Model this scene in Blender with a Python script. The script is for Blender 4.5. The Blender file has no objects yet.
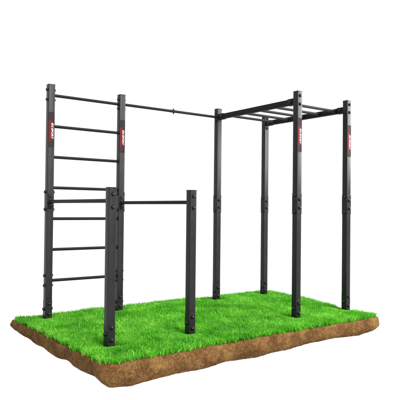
import bpy, bmesh, math, random
import numpy as np
from mathutils import Vector, Matrix, noise

random.seed(4)
rng = np.random.default_rng(11)
S = bpy.context.scene
COL = S.collection

# ------------------------------------------------------------------ materials
def mat(name):
    m = bpy.data.materials.new(name); m.use_nodes = True
    nt = m.node_tree
    return m, nt, nt.nodes['Principled BSDF']

def N(nt, kind, **kw):
    n = nt.nodes.new(kind)
    for k, v in kw.items():
        setattr(n, k, v)
    return n

def coated_steel(name, base, rough, spec, grain=1.0, coat=0.0):
    m, nt, b = mat(name)
    tc = N(nt, 'ShaderNodeTexCoord')
    n1 = N(nt, 'ShaderNodeTexNoise'); n1.inputs['Scale'].default_value = 900; n1.inputs['Detail'].default_value = 2
    n2 = N(nt, 'ShaderNodeTexNoise'); n2.inputs['Scale'].default_value = 7; n2.inputs['Detail'].default_value = 6
    nt.links.new(tc.outputs['Object'], n1.inputs['Vector']); nt.links.new(tc.outputs['Object'], n2.inputs['Vector'])
    cr = N(nt, 'ShaderNodeValToRGB')
    cr.color_ramp.elements[0].position = .3; cr.color_ramp.elements[1].position = .75
    cr.color_ramp.elements[0].color = (*[c * .8 for c in base], 1); cr.color_ramp.elements[1].color = (*[c * 1.25 for c in base], 1)
    nt.links.new(n2.outputs['Fac'], cr.inputs['Fac']); nt.links.new(cr.outputs['Color'], b.inputs['Base Color'])
    mr = N(nt, 'ShaderNodeMapRange'); mr.inputs['To Min'].default_value = rough - .05; mr.inputs['To Max'].default_value = rough + .06
    nt.links.new(n2.outputs['Fac'], mr.inputs['Value']); nt.links.new(mr.outputs['Result'], b.inputs['Roughness'])
    bp = N(nt, 'ShaderNodeBump'); bp.inputs['Strength'].default_value = .12 * grain; bp.inputs['Distance'].default_value = .0006
    nt.links.new(n1.outputs['Fac'], bp.inputs['Height']); nt.links.new(bp.outputs['Normal'], b.inputs['Normal'])
    b.inputs['Specular IOR Level'].default_value = spec
    b.inputs['Coat Weight'].default_value = coat
    return m

M_POST = coated_steel('graphite_powder_coat', (.0080, .0080, .0092), .34, .25)
M_BAR = coated_steel('black_bar_coat', (.006, .006, .0065), .50, .13)
M_BOLT = coated_steel('black_bolt_plastic', (.006, .006, .007), .30, .30)

def flat(name, col, rough=.45, spec=.3):
    m, nt, b = mat(name)
    tc = N(nt, 'ShaderNodeTexCoord'); n = N(nt, 'ShaderNodeTexNoise'); n.inputs['Scale'].default_value = 60
    n.inputs['Detail'].default_value = 5
    nt.links.new(tc.outputs['Object'], n.inputs['Vector'])
    cr = N(nt, 'ShaderNodeValToRGB')
    cr.color_ramp.elements[0].color = (*[c * .82 for c in col], 1); cr.color_ramp.elements[1].color = (*[min(1, c * 1.12) for c in col], 1)
    nt.links.new(n.outputs['Fac'], cr.inputs['Fac']); nt.links.new(cr.outputs['Color'], b.inputs['Base Color'])
    b.inputs['Roughness'].default_value = rough; b.inputs['Specular IOR Level'].default_value = spec
    return m

M_STK = flat('sticker_black_film', (.020, .015, .016), .75, .12)
M_RED = flat('sticker_red_print', (.100, .010, .014), .75, .12)
M_WHT = flat('sticker_white_print', (.62, .57, .57), .75, .12)

# soil
M_SOIL, nt, b = mat('packed_soil')
tc = N(nt, 'ShaderNodeTexCoord')
def nz(scale, detail, rough=.6, dist=0):
    n = N(nt, 'ShaderNodeTexNoise'); n.inputs['Scale'].default_value = scale; n.inputs['Detail'].default_value = detail
    n.inputs['Roughness'].default_value = rough; n.inputs['Distortion'].default_value = dist
    nt.links.new(tc.outputs['Object'], n.inputs['Vector']); return n
big = nz(5.5, 8, .62, .3); mid = nz(38, 8, .7, .2); fine = nz(170, 6, .7)
ramp = N(nt, 'ShaderNodeValToRGB'); e = ramp.color_ramp.elements
e[0].position = .38; e[0].color = (.030, .011, .004, 1)
e[1].position = .62; e[1].color = (.36, .215, .074, 1)
x = e.new(.46); x.color = (.088, .040, .014, 1)
x = e.new(.53); x.color = (.195, .102, .034, 1)
mx = N(nt, 'ShaderNodeMix'); mx.data_type = 'FLOAT'; mx.inputs['Factor'].default_value = .48
nt.links.new(big.outputs['Fac'], mx.inputs['A']); nt.links.new(mid.outputs['Fac'], mx.inputs['B'])
mx2 = N(nt, 'ShaderNodeMix'); mx2.data_type = 'FLOAT'; mx2.inputs['Factor'].default_value = .48
nt.links.new(mx.outputs['Result'], mx2.inputs['A']); nt.links.new(fine.outputs['Fac'], mx2.inputs['B'])
nt.links.new(mx2.outputs['Result'], ramp.inputs['Fac'])
# pale grit and root flecks
vor = N(nt, 'ShaderNodeTexVoronoi'); vor.inputs['Scale'].default_value = 95; nt.links.new(tc.outputs['Object'], vor.inputs['Vector'])
fl = N(nt, 'ShaderNodeValToRGB'); fl.color_ramp.elements[0].position = .10; fl.color_ramp.elements[1].position = .20
fl.color_ramp.elements[0].color = (1, 1, 1, 1); fl.color_ramp.elements[1].color = (0, 0, 0, 1)
nt.links.new(vor.outputs['Distance'], fl.inputs['Fac'])
ml = N(nt, 'ShaderNodeMath', operation='MULTIPLY'); ml.inputs[1].default_value = .45
nt.links.new(fl.outputs['Color'], ml.inputs[0])
mc = N(nt, 'ShaderNodeMix'); mc.data_type = 'RGBA'; mc.inputs['B'].default_value = (.42, .27, .11, 1)
nt.links.new(ml.outputs[0], mc.inputs['Factor']); nt.links.new(ramp.outputs['Color'], mc.inputs['A'])
nt.links.new(mc.outputs['Result'], b.inputs['Base Color'])
b.inputs['Roughness'].default_value = .95; b.inputs['Specular IOR Level'].default_value = .1
bp = N(nt, 'ShaderNodeBump'); bp.inputs['Strength'].default_value = 1; bp.inputs['Distance'].default_value = .022
nt.links.new(mx2.outputs['Result'], bp.inputs['Height']); nt.links.new(bp.outputs['Normal'], b.inputs['Normal'])

# grass: colour differs blade by blade (vertex attribute holds the blade's own hue)
M_GRASS = bpy.data.materials.new('lawn_blade'); M_GRASS.use_nodes = True
nt = M_GRASS.node_tree; nt.nodes.clear()
out = N(nt, 'ShaderNodeOutputMaterial')
at = N(nt, 'ShaderNodeAttribute', attribute_name='blade_hue')
gr = N(nt, 'ShaderNodeValToRGB'); e = gr.color_ramp.elements
e[0].position = 0; e[0].color = (.024, .150, .006, 1)
e[1].position = 1; e[1].color = (.36, .70, .10, 1)
x = e.new(.35); x.color = (.060, .340, .014, 1)
x = e.new(.72); x.color = (.145, .530, .032, 1)
nt.links.new(at.outputs['Fac'], gr.inputs['Fac'])
df = N(nt, 'ShaderNodeBsdfDiffuse'); tr = N(nt, 'ShaderNodeBsdfTranslucent'); gl = N(nt, 'ShaderNodeBsdfGlossy')
gl.inputs['Roughness'].default_value = .45; gl.inputs['Color'].default_value = (.7, .9, .6, 1)
nt.links.new(gr.outputs['Color'], df.inputs['Color']); nt.links.new(gr.outputs['Color'], tr.inputs['Color'])
m1 = N(nt, 'ShaderNodeMixShader'); m1.inputs['Fac'].default_value = .42
nt.links.new(df.outputs[0], m1.inputs[1]); nt.links.new(tr.outputs[0], m1.inputs[2])
m2 = N(nt, 'ShaderNodeMixShader'); m2.inputs['Fac'].default_value = .025
nt.links.new(m1.outputs[0], m2.inputs[1]); nt.links.new(gl.outputs[0], m2.inputs[2])
nt.links.new(m2.outputs[0], out.inputs['Surface'])

# ------------------------------------------------------------------ mesh helpers
def link(name, me, m, parent=None, loc=(0, 0, 0)):
    o = bpy.data.objects.new(name, me); COL.objects.link(o)
    if m is not None and not me.materials:
        me.materials.append(m)
    o.location = loc
    if parent is not None: o.parent = parent
    return o

def finish(bm, name, smooth=True, sharp=38):
    bmesh.ops.recalc_face_normals(bm, faces=bm.faces[:])
    me = bpy.data.meshes.new(name); bm.to_mesh(me); bm.free()
    if smooth:
        for p in me.polygons: p.use_smooth = True
        me.set_sharp_from_angle(angle=math.radians(sharp))
    return me

def box_bm(bm, x0, x1, y0, y1, z0, z1, bev=.0, seg=2, only_long=None):
    r = bmesh.ops.create_cube(bm, size=1)
    vs = r['verts']
    for v in vs:
        v.co = Vector(((x0 + x1) / 2 + v.co.x * (x1 - x0), (y0 + y1) / 2 + v.co.y * (y1 - y0), (z0 + z1) / 2 + v.co.z * (z1 - z0)))
    if bev:
        es = list({e for v in vs for e in v.link_edges})
        if only_long is not None:
            es = [e for e in es if abs((e.verts[0].co - e.verts[1].co)[only_long]) > 1e-6]
        bmesh.ops.bevel(bm, geom=es, offset=bev, segments=seg, affect='EDGES', profile=.5)

def lathe_bm(bm, prof, origin, axis, seg=20):
    """prof: list of (distance along axis, radius)"""
    axis = Vector(axis).normalized()
    q = axis.to_track_quat('Z', 'Y').to_matrix()
    rings = []
    for (h, r) in prof:
        rings.append([bm.verts.new(Vector(origin) + q @ Vector((r * math.cos(2 * math.pi * k / seg), r * math.sin(2 * math.pi * k / seg), h))) for k in range(seg)])
    for a, c in zip(rings, rings[1:]):
        for k in range(seg):
            bm.faces.new((a[k], a[(k + 1) % seg], c[(k + 1) % seg], c[k]))
    bm.faces.new(rings[0][::-1]); bm.faces.new(rings[-1])

def bar_mesh(name, p0, p1, r):
    bm = bmesh.new(); L = (Vector(p1) - Vector(p0)).length
    lathe_bm(bm, [(0, r), (L, r)], p0, Vector(p1) - Vector(p0), 24)
    return finish(bm, name)

# ------------------------------------------------------------------ the workout frame
A_, B_ = .890, 1.490          # bay width, bay depth
G_ = 1.497                    # span of the pull-up bar
H_, HL = 2.600, 1.412         # tall and low posts
W = .0370                     # half the side of a post
RUNG_Z = [.410, .755, 1.100, 1.447, 1.791, 2.136, 2.484]
DIP_Z, HIGH_Z = 1.292, 2.488
BEAM_Z = 2.488

gym = bpy.data.objects.new('workout_frame', None); COL.objects.link(gym)
gym.location = (0, 0, 0)
gym['label'] = 'black steel workout frame with ladder bars and monkey bars standing on the turf'
gym['category'] = 'climbing frame'

# shared bolt mesh: washer with a domed cap, its axis along +Z
bm = bmesh.new()
lathe_bm(bm, [(-.004, .0185), (.0026, .0185), (.0034, .0175), (.0034, .0150), (.0060, .0148), (.0110, .0132), (.0150, .0100), (.0172, .0055), (.0178, .001)], (0, 0, 0), (0, 0, 1), 20)
for v in bm.verts: v.co *= 1.18
BOLT = finish(bm, 'bolt'); BOLT.materials.append(M_BOLT)
ROT = {'-x': (0, -math.pi / 2, 0), '+x': (0, math.pi / 2, 0), '-y': (math.pi / 2, 0, 0), '+y': (-math.pi / 2, 0, 0)}
DIR = {'-x': (-1, 0), '+x': (1, 0), '-y': (0, -1), '+y': (0, 1)}

def bolt(parent, side, z, half, off=0.0):
    o = link('bolt', BOLT, None, parent)
    d = DIR[side]
    o.location = (d[0] * half - d[1] * off, d[1] * half + d[0] * off, z)
    o.rotation_euler = ROT[side]
    return o

def post_mesh(h):
    bm = bmesh.new(); box_bm(bm, -W, W, -W, W, -.06, h - .006, .0045, 3, only_long=2)
    return finish(bm, 'post')
def sleeve_mesh(z0, z1, grow):
    """a square collar around the post, a hollow ring"""
    bm = bmesh.new(); o = W + grow; i = W - .001; c = .006
    def ring(r, z, ch):
        pts = []
        for sx, sy in ((1, 1), (-1, 1), (-1, -1), (1, -1)):
            a = (sx * r, sy * (r - ch)); d = (sx * (r - ch), sy * r)
            pts += [a, d] if sx * sy > 0 else [d, a]
        return [bm.verts.new((px, py, z)) for px, py in pts]
    rs = [ring(i, z0, .004), ring(o - .0015, z0, c), ring(o, z0 + .002, c), ring(o, z1 - .002, c), ring(o - .0015, z1, c), ring(i, z1, .004)]
    for a, d in zip(rs, rs[1:]):
        for k in range(8): bm.faces.new((a[k], a[(k + 1) % 8], d[(k + 1) % 8], d[k]))
    return finish(bm, 'sleeve', True, 15)
def cap_mesh(h):
    bm = bmesh.new(); box_bm(bm, -W - .0012, W + .0012, -W - .0012, W + .0012, h - .006, h + .003, .002, 2)
    return finish(bm, 'end_cap')

POST_TALL, POST_LOW = post_mesh(H_), post_mesh(HL)
SLEEVE = sleeve_mesh(1.180, 1.420, .0045)
ANCHOR = sleeve_mesh(-.05, .195, .0022); ANCHOR.name = 'anchor_sleeve'
CAP_T, CAP_L = cap_mesh(H_), cap_mesh(HL)
for me in (POST_TALL, POST_LOW, SLEEVE, ANCHOR): me.materials.append(M_POST)
for me in (CAP_T, CAP_L): me.materials.append(M_POST)

# sticker film with a printed red brush shape, wrapped on the post's front face
def sticker_mesh():
    bm = bmesh.new()
    box_bm(bm, -W + .0042, W - .0036, -W - .0006, -W + .0002, 1.895, 2.290)
    n = len(bm.faces)
    y = -W - .0009
    def poly(pts):
        f = bm.faces.new([bm.verts.new((px, y, pz)) for px, pz in pts]); f.material_index = 1
    L, R = -W + .0055, W - .0055
    poly([(L, 2.188), (L + .008, 2.206), (L + .016, 2.196), (L + .030, 2.200), (R - .018, 2.182), (R - .013, 2.160), (R - .010, 2.110),
          (R - .016, 2.050), (R - .022, 1.998), (R - .030, 1.985), (L + .022, 1.966), (L + .014, 1.974), (L + .007, 1.950), (L, 1.958)])
    for (px, pz, w_, h_) in ((L + .006, 1.928, .006, .016), (L + .022, 1.935, .006, .012), (L + .014, 1.915, .005, .010), (R - .022, 2.238, .007, .010),
                             (L + .012, 2.240, .006, .014), (R - .020, 1.955, .006, .012), (L + .030, 2.246, .005, .010)):
        poly([(px, pz), (px + w_, pz + .004), (px + w_, pz + h_ + .004), (px, pz + h_)])
    bmesh.ops.recalc_face_normals(bm, faces=bm.faces[:])
    for f in bm.faces:
        if f.material_index == 1 and f.normal.y > 0: f.normal_flip()
    me = bpy.data.meshes.new('sticker'); bm.to_mesh(me); bm.free()
    me.materials.append(M_STK); me.materials.append(M_RED)
    return me
STICKER = sticker_mesh()

def lettering_mesh():
    cu = bpy.data.curves.new('lettering', 'FONT'); cu.body = 'EX SPORT'
    cu.size = 1; cu.shear = .25; cu.offset = .018; cu.extrude = .008; cu.space_character = .98; cu.space_word = .75
    o = bpy.data.objects.new('lettering', cu); COL.objects.link(o)
    bpy.context.view_layer.update()
    me = bpy.data.meshes.new_from_object(o.evaluated_get(bpy.context.evaluated_depsgraph_get()))
    bpy.data.objects.remove(o); bpy.data.curves.remove(cu)
    me.name = 'lettering'
    co = np.array([v.co[:] for v in me.vertices])
    co -= co.min(0); ext = co.max(0)
    lx, ly = .180, .0240                     # length down the post, letter height across it
    for v, c in zip(me.vertices, co):
        along = c[0] / ext[0] * lx; across = c[1] / ext[1] * ly; d = c[2] / ext[2] * .0004
        v.co = (-.0015 + across, -W - .0011 - .0002 - d + .0004, 2.168 - along)
    me.materials.clear(); me.materials.append(M_WHT)
    bm = bmesh.new(); bm.from_mesh(me); bmesh.ops.recalc_face_normals(bm, faces=bm.faces[:]); bm.to_mesh(me); bm.free()
    return me
LETTERS = lettering_mesh()

def post(x, y, tall, sticker=False, side_bolts=(), front_bolts=(), back_bolts=()):
    p = link('post', POST_TALL if tall else POST_LOW, None, gym, (x, y, 0))
    link('end_cap', CAP_T if tall else CAP_L, None, p)
    link('anchor_sleeve', ANCHOR, None, p)
    if tall:
        link('sleeve', SLEEVE, None, p)
        hs = W + .0045
        for z in (1.397, 1.205):
            bolt(p, '-x', z, hs); bolt(p, '+x', z, hs)
        for z in (1.350, 1.252):
            bolt(p, '-y', z, hs); bolt(p, '+y', z, hs)
    ha = W + .0022
    for z in (.158, .046):
        bolt(p, '-y', z, ha); bolt(p, '+y', z, ha)
    bolt(p, '-x', .098, ha); bolt(p, '+x', .098, ha)
    for z in side_bolts:
        bolt(p, '-x', z, W); bolt(p, '+x', z, W)
    for z in front_bolts: bolt(p, '-y', z, W)
    for z in back_bolts: bolt(p, '+y', z, W)
    if sticker:
        link('sticker', STICKER, None, p); link('lettering', LETTERS, None, p)
    return p

XE, XF = A_ + G_, A_ + G_ + .882
rz = (RUNG_Z[-1] + .058, RUNG_Z[-1] - .052, RUNG_Z[0] + .058, RUNG_Z[0] - .052)
post(0, 0, True, True, side_bolts=rz)
post(A_, 0, True, True, side_bolts=rz)
post(0, -B_, False, front_bolts=(1.352, 1.236))
post(A_, -B_, False, front_bolts=(1.352, 1.236))
post(XE, 0, True, side_bolts=(2.545, 2.435), back_bolts=(2.545, 2.435))
post(XF, 0, True, back_bolts=(2.545, 2.435), front_bolts=(2.560, 2.415))
post(XE, -B_, True, True, front_bolts=(2.548, 2.450))
post(XF, -B_, True, True, front_bolts=(2.548, 2.450))

# ladder rungs, each with a welded collar at both ends
def rung(name, p0, p1, r, collars=True):
    o = link(name, bar_mesh(name, p0, p1, r), M_BAR, gym)
    if collars:
        d = (Vector(p1) - Vector(p0)).normalized()
        for q, s in ((Vector(p0), 1), (Vector(p1), -1)):
            bm = bmesh.new(); lathe_bm(bm, [(-.002, r + .0065), (.004, r + .0065), (.006, r + .0040), (.012, r + .0035), (.013, r + .001)], q, d * s, 24)
            link('collar', finish(bm, 'collar'), M_BAR, o)
    return o
for z in RUNG_Z:
    rung('rung', (W, 0, z), (A_ - W, 0, z), .0165)
for x in (0, A_):
    # flange plate on the sleeve of the tall post, plain end at the low post
    o = rung('dip_bar', (x, -W - .0045, DIP_Z), (x, -B_ + W, DIP_Z), .0185)
    bm = bmesh.new(); box_bm(bm, x - .024, x + .024, -W - .0130, -W - .0048, DIP_Z - .085, DIP_Z + .085, .003, 2)
    link('flange', finish(bm, 'flange'), M_BAR, o)

hb = rung('pull_up_bar', (A_ + W, 0, HIGH_Z), (XE - W, 0, HIGH_Z), .0165)
xm = (A_ + XE) / 2
# the bar is two tubes pinned together in mid-span
bm = bmesh.new(); lathe_bm(bm, [(0, .0176), (.09, .0176)], (xm - .045, 0, HIGH_Z), (1, 0, 0), 24)
link('collar', finish(bm, 'collar'), M_BAR, hb)
bm = bmesh.new(); lathe_bm(bm, [(-.038, .0045), (-.0365, .0055), (-.028, .0055), (-.0279, .0105), (-.0185, .0105), (-.0184, .0055), (.0184, .0055), (.0185, .0115), (.026, .0115), (.030, .008), (.034, .0045), (.038, .003)], (xm + .012, 0, HIGH_Z), (0, 0, 1), 16)
link('bolt', finish(bm, 'bolt'), M_BOLT, hb)

# monkey bars: two box beams and the crossbars between them
BH, BW = .034, .022
for x in (XE, XF):
    bm = bmesh.new(); box_bm(bm, x - BW, x + BW, -B_ + W, -W, BEAM_Z - BH, BEAM_Z + BH, .004, 2, only_long=1)
    be = link('side_beam', finish(bm, 'side_beam'), M_BAR, gym)
    for y, s in ((-B_ + W, 1), (-W, -1)):
        bm = bmesh.new()
        ya, yb = sorted((y + s * .0015, y + s * .105))
        box_bm(bm, x - BW - .005, x + BW + .005, ya, yb, BEAM_Z - BH - .005, BEAM_Z + BH + .005, .003, 2)
        br = link('bracket', finish(bm, 'bracket'), M_BAR, be)
        for sd, sx in (('-x', -1), ('+x', 1)):
            o = link('bolt', BOLT, None, be); o.location = (x + sx * (BW + .005), y + s * .055, BEAM_Z); o.rotation_euler = ROT[sd]
for y in (-.205, -.485, -.765, -1.045, -1.325):
    rung('crossbar', (XE + BW, y, BEAM_Z), (XF - BW, y, BEAM_Z), .0165)

# ------------------------------------------------------------------ the block of soil
outline = [(-0.337, -0.184), (-0.334, -0.694), (-0.334, -1.204), (-0.328, -1.612), (-0.316, -1.816), (-0.31, -1.939), (-0.243, -2.005), (-0.106, -2.024), (0.206, -2.02), 
           (0.66, -2.008), (1.247, -1.992), (1.802, -1.982), (2.292, -1.99), (2.721, -1.998), (3.027, -1.996), (3.211, -1.988), (3.297, -1.934), (3.318, -1.796), 
           (3.297, -1.531), (3.364, -1.204), (3.45, -0.816), (3.522, -0.439), (3.542, -0.102), (3.532, 0.102), (3.481, 0.199), (3.364, 0.229), (2.955, 0.224), 
           (2.496, 0.184), (2.251, 0.202), (1.802, 0.245), (1.251, 0.232), (0.639, 0.237), (0.231, 0.199), (-0.014, 0.178), (-0.177, 0.175), (-0.305, 0.204), 
           (-0.337, 0.173), (-0.341, 0.041)]
def catmull(P, per):
    n = len(P); o = []
    for i in range(n):
        p0, p1, p2, p3 = (np.array(P[(i + k) % n]) for k in (-1, 0, 1, 2))
        for k in range(per):
            t = k / per
            o.append(.5 * ((2 * p1) + (p2 - p0) * t + (2 * p0 - 5 * p1 + 4 * p2 - p3) * t * t + (3 * p1 - p0 - 3 * p2 + p3) * t ** 3))
    return np.array(o)
raw = catmull(outline, 24)
seg = np.linalg.norm(np.roll(raw, -1, 0) - raw, axis=1); cum = np.concatenate([[0], np.cumsum(seg)])
PN = 1000
rawc = np.vstack([raw, raw[:1]])
tt = np.linspace(0, cum[-1], PN, endpoint=False)
per = np.stack([np.interp(tt, cum, rawc[:, 0]), np.interp(tt, cum, rawc[:, 1])], 1)
tan = np.roll(per, -1, 0) - np.roll(per, 1, 0); tan /= np.linalg.norm(tan, axis=1)[:, None]
nor = np.stack([tan[:, 1], -tan[:, 0]], 1)      # outline runs anticlockwise: outward normal

def thick(x, y):
    """depth of the soil below the turf around the rim"""
    fx = [-0.361, -0.228, -0.055, 0.16, 0.405, 0.558, 0.721, 0.976, 1.323, 1.547, 1.802, 2.098, 2.333, 2.578, 2.925, 3.109, 3.231, 3.313, 3.619]
    fz = [.172, .198, .206, .190, .182, .187, .194, .172, .190, .181, .177, .154, .152, .150, .172, .160, .138, .122, .11]
    ly = [-2.02, -1.867, -1.786, -1.663, -1.551, -1.429, -1.327, -1.204, -1.123, -1.0, -0.867, -0.786, -0.704, -0.592, -0.5, -0.265, -0.082, 0.051, 0.224, 0.326]
    lz = [.165, .148, .136, .142, .150, .135, .122, .130, .145, .150, .153, .142, .131, .132, .133, .119, .113, .104, .065, .06]
    tf = np.interp(x, fx, fz); tl = np.interp(y, ly, lz)
    if x < -.208: 
        w = min(1, max(0, (y + 2.0) / .12)); return tf * (1 - w) + tl * w
    if y > .03: return .11 + .02 * math.sin(x * 5)
    return tf
prof = [(-.030, .004), (-.012, .003), (-.003, -.002), (.002, -.010), (.004, -.022)]      # turf lip
NV = 16
bm = bmesh.new(); rows = []
for d, z in prof:
    rows.append([bm.verts.new((*(per[i] + nor[i] * d), z)) for i in range(PN)])
for k in range(1, NV + 1):
    f = k / NV; row = []
    for i in range(PN):
        t = thick(*per[i]); t += .006 * noise.noise(Vector((per[i][0] * 5, per[i][1] * 5, 3.3))) + .003 * noise.noise(Vector((per[i][0] * 14, per[i][1] * 14, 1.3)))
        z = -.022 - (t - .022) * f
        off = .004 + .010 * math.sin(f * math.pi * .8) - .050 * f ** 4
        p = per[i] + nor[i] * off
        q = Vector((p[0], p[1], z))
        dsp = .013 * noise.noise(q * 6) + .005 * noise.noise(q * 27) + (.005 * noise.noise(q * 75) + .0045 * noise.noise(q * 160)) * (1 - .6 * f ** 3)
        p = p + nor[i] * dsp * (.35 + .65 * math.sin(min(1, f * 1.6) * math.pi * .5))
        row.append(bm.verts.new((p[0], p[1], z + .002 * noise.noise(q * 40))))
    rows.append(row)
for a, c in zip(rows, rows[1:]):
    for i in range(PN): bm.faces.new((a[i], a[(i + 1) % PN], c[(i + 1) % PN], c[i]))
cen = np.array([1.45, -.9])
def cap(row, zc, zn, ratio):
    prev = row
    for s in ratio:
        cur = []
        for v in row:
            xy = cen + (np.array(v.co[:2]) - cen) * s
            w = min(1, (1 - s) * 6)
            cur.append(bm.verts.new((*xy, v.co.z * (1 - w) + w * (zc + zn * noise.noise(Vector((*(xy * 2.2), zc)))))))
        for i in range(PN): bm.faces.new((prev[i], prev[(i + 1) % PN], cur[(i + 1) % PN], cur[i]))
        prev = cur
    bm.faces.new(prev)
cap(rows[0], 0.0, .004, (.97, .92, .85, .75, .6, .4, .2))
cap(rows[-1], -.19, .05, (.97, .92, .85, .75, .6, .4, .2))
soil_me = finish(bm, 'ground', True)
for p in soil_me.polygons: p.use_smooth = True
GZ = -.025                                     # level of the turf: the posts' feet sink below the blade tips
soil = link('ground', soil_me, M_SOIL, None, (0, 0, GZ))
soil['kind'] = 'structure'; soil['label'] = 'rounded slab of brown soil under the grass with a ragged lower edge'

# ------------------------------------------------------------------ grass (past counting: one object)
def inside(P):
    x, y = P[:, 0], P[:, 1]; c = np.zeros(len(P), bool)
    poly = per[::4]; n = len(poly)
    for i in range(n):
        x0, y0 = poly[i]; x1, y1 = poly[(i + 1) % n]
        if y0 == y1: continue
        m = ((y0 > y) != (y1 > y)) & (x < (x1 - x0) * (y - y0) / (y1 - y0) + x0)
        c ^= m
    return c
def vnoise(P, f, seed):
    """smooth value noise on the plan"""
    r = np.random.default_rng(seed); T = r.random((64, 64))
    q = P * f; i = np.floor(q).astype(int); u = q - i; u = u * u * (3 - 2 * u); i %= 64; j = (i + 1) % 64
    return (T[i[:, 0], i[:, 1]] * (1 - u[:, 0]) + T[j[:, 0], i[:, 1]] * u[:, 0]) * (1 - u[:, 1]) + (T[i[:, 0], j[:, 1]] * (1 - u[:, 0]) + T[j[:, 0], j[:, 1]] * u[:, 0]) * u[:, 1]

NB = 300000
P = np.stack([rng.uniform(-.40, 3.60, NB), rng.uniform(-2.06, .27, NB)], 1)
P = P[inside(P)]
# distance to the rim and direction to it
near = np.empty(len(P)); nrm = np.empty((len(P), 2))
rim = per[::5]; rn = nor[::5]
for s in range(0, len(P), 20000):
    d = np.linalg.norm(P[s:s + 20000, None, :] - rim[None], axis=2); k = d.argmin(1)
    near[s:s + 20000] = d[np.arange(len(k)), k]; nrm[s:s + 20000] = rn[k]
keep = near > .018 + .030 * vnoise(P, 16, 5)
P, near, nrm = P[keep], near[keep], nrm[keep]
posts = np.array([(0, 0), (A_, 0), (0, -B_), (A_, -B_), (XE, 0), (XF, 0), (XE, -B_), (XF, -B_)])
pd = np.min(np.maximum(np.abs(P[:, None, 0] - posts[None, :, 0]), np.abs(P[:, None, 1] - posts[None, :, 1])), axis=1)
keep = pd > W + .006
P, near, nrm, pd = P[keep], near[keep], nrm[keep], pd[keep]
n = len(P)
clump = .5 * vnoise(P, 5, 1) + .3 * vnoise(P, 14, 2) + .2 * vnoise(P, 40, 3)
h = rng.normal(.045, .010, n).clip(.016, .080) * (.72 + .56 * clump)
h = np.minimum(h, .022 + .26 * (pd - W))            # trodden shorter round the feet
wd = rng.uniform(.0018, .0040, n)
ang = vnoise(P, 3, 7) * 9 + rng.normal(0, 1.3, n)
lean = rng.gamma(2.2, .17, n).clip(0, 1.1)
dirx, diry = np.cos(ang), np.sin(ang)
out_ = np.exp(-near / .035) * .45                # rim blades hang outward
dx = dirx * lean + nrm[:, 0] * out_; dy = diry * lean + nrm[:, 1] * out_
face = rng.uniform(0, 2 * np.pi, n); sx, sy = np.cos(face), np.sin(face)
z0 = -.004
V = np.empty((n, 7, 3))
for k, (t, wf) in enumerate(((0, 1), (.40, .92), (.75, .62), (1, 0))):
    bend = t ** 1.8
    cx = P[:, 0] + dx * h * bend; cy = P[:, 1] + dy * h * bend
    cz = z0 + h * t * (1 - .22 * (dx ** 2 + dy ** 2).clip(0, 2) * t)
    if k < 3:
        V[:, 2 * k, 0] = cx - sx * wd * wf; V[:, 2 * k, 1] = cy - sy * wd * wf; V[:, 2 * k, 2] = cz
        V[:, 2 * k + 1, 0] = cx + sx * wd * wf; V[:, 2 * k + 1, 1] = cy + sy * wd * wf; V[:, 2 * k + 1, 2] = cz
    else:
        V[:, 6, 0] = cx; V[:, 6, 1] = cy; V[:, 6, 2] = cz
base = (np.arange(n) * 7)[:, None]
loops = np.concatenate([base + np.array([[0, 1, 3, 2]]), base + np.array([[2, 3, 5, 4]]), base + np.array([[4, 5, 6]])], 1).ravel()
tot = np.tile([4, 4, 3], n); start = np.concatenate([[0], np.cumsum(tot)[:-1]])
gme = bpy.data.meshes.new('grass')
gme.vertices.add(n * 7); gme.vertices.foreach_set('co', V.ravel())
gme.loops.add(len(loops)); gme.loops.foreach_set('vertex_index', loops.astype(np.int32))
gme.polygons.add(len(tot)); gme.polygons.foreach_set('loop_start', start.astype(np.int32)); gme.polygons.foreach_set('loop_total', tot.astype(np.int32))
gme.polygons.foreach_set('use_smooth', np.ones(len(tot), bool))
hue = (.10 + .55 * rng.random(n) + .60 * (clump - .5) + .32 * (vnoise(P, 4, 9) - .5) + .30 * (vnoise(P, 22, 12) - .5) + .11 + (rng.random(n) < .05) * .4).clip(0, 1)
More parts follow.
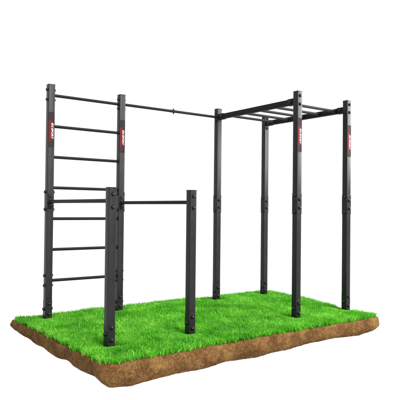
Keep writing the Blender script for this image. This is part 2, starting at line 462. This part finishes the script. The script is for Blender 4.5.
at_ = gme.attributes.new('blade_hue', 'FLOAT', 'POINT'); at_.data.foreach_set('value', np.repeat(hue, 7).astype(np.float32))
gme.update(); gme.validate()
grass = link('grass', gme, M_GRASS, None, (0, 0, GZ))
grass['kind'] = 'stuff'; grass['label'] = 'short bright green lawn grass covering the soil slab'

# ------------------------------------------------------------------ light: plain white studio surround, a softbox at the right, a soft key
w = bpy.data.worlds.new('World'); S.world = w; w.use_nodes = True
bg = w.node_tree.nodes['Background']; bg.inputs['Color'].default_value = (1, 1, 1, 1); bg.inputs['Strength'].default_value = 1.02

def aim(o, d):
    o.rotation_euler = Vector(d).to_track_quat('-Z', 'Y').to_euler()
sl = bpy.data.lights.new('softbox', 'AREA'); sl.shape = 'RECTANGLE'; sl.size = 3.4; sl.size_y = 2.3; sl.energy = 300
so = bpy.data.objects.new('softbox', sl); COL.objects.link(so); so.location = (4.75, -2.9, 2.95); aim(so, (-1, .25, -.12))
kl = bpy.data.lights.new('key', 'SUN'); kl.energy = 5.2; kl.angle = math.radians(35); kl.color = (1, .965, .90)
ko = bpy.data.objects.new('key', kl); COL.objects.link(ko); ko.location = (2, -6, 5); aim(ko, (-.22, 1, -.52))

# ------------------------------------------------------------------ camera
cam = bpy.data.cameras.new('camera'); co = bpy.data.objects.new('camera', cam); COL.objects.link(co)
yaw, pit, rol, f = .6347, .0159, .0108, 556.58
fw = Vector((math.sin(yaw) * math.cos(pit), math.cos(yaw) * math.cos(pit), math.sin(pit)))
r = Vector((math.cos(yaw), -math.sin(yaw), 0)); u = r.cross(fw)
r2 = math.cos(rol) * r + math.sin(rol) * u; u2 = -math.sin(rol) * r + math.cos(rol) * u
R = Matrix((r2, u2, -fw)).transposed()
co.matrix_world = Matrix.Translation((-2.3303, -6.0071, 1.2280)) @ R.to_4x4()
cam.sensor_width = 36; cam.lens = f / 400 * 36; cam.clip_end = 200
S.camera = co
S.view_settings.view_transform = 'Standard'; S.view_settings.look = 'None'; S.view_settings.exposure = 0; S.view_settings.gamma = 1
S.render.film_transparent = False
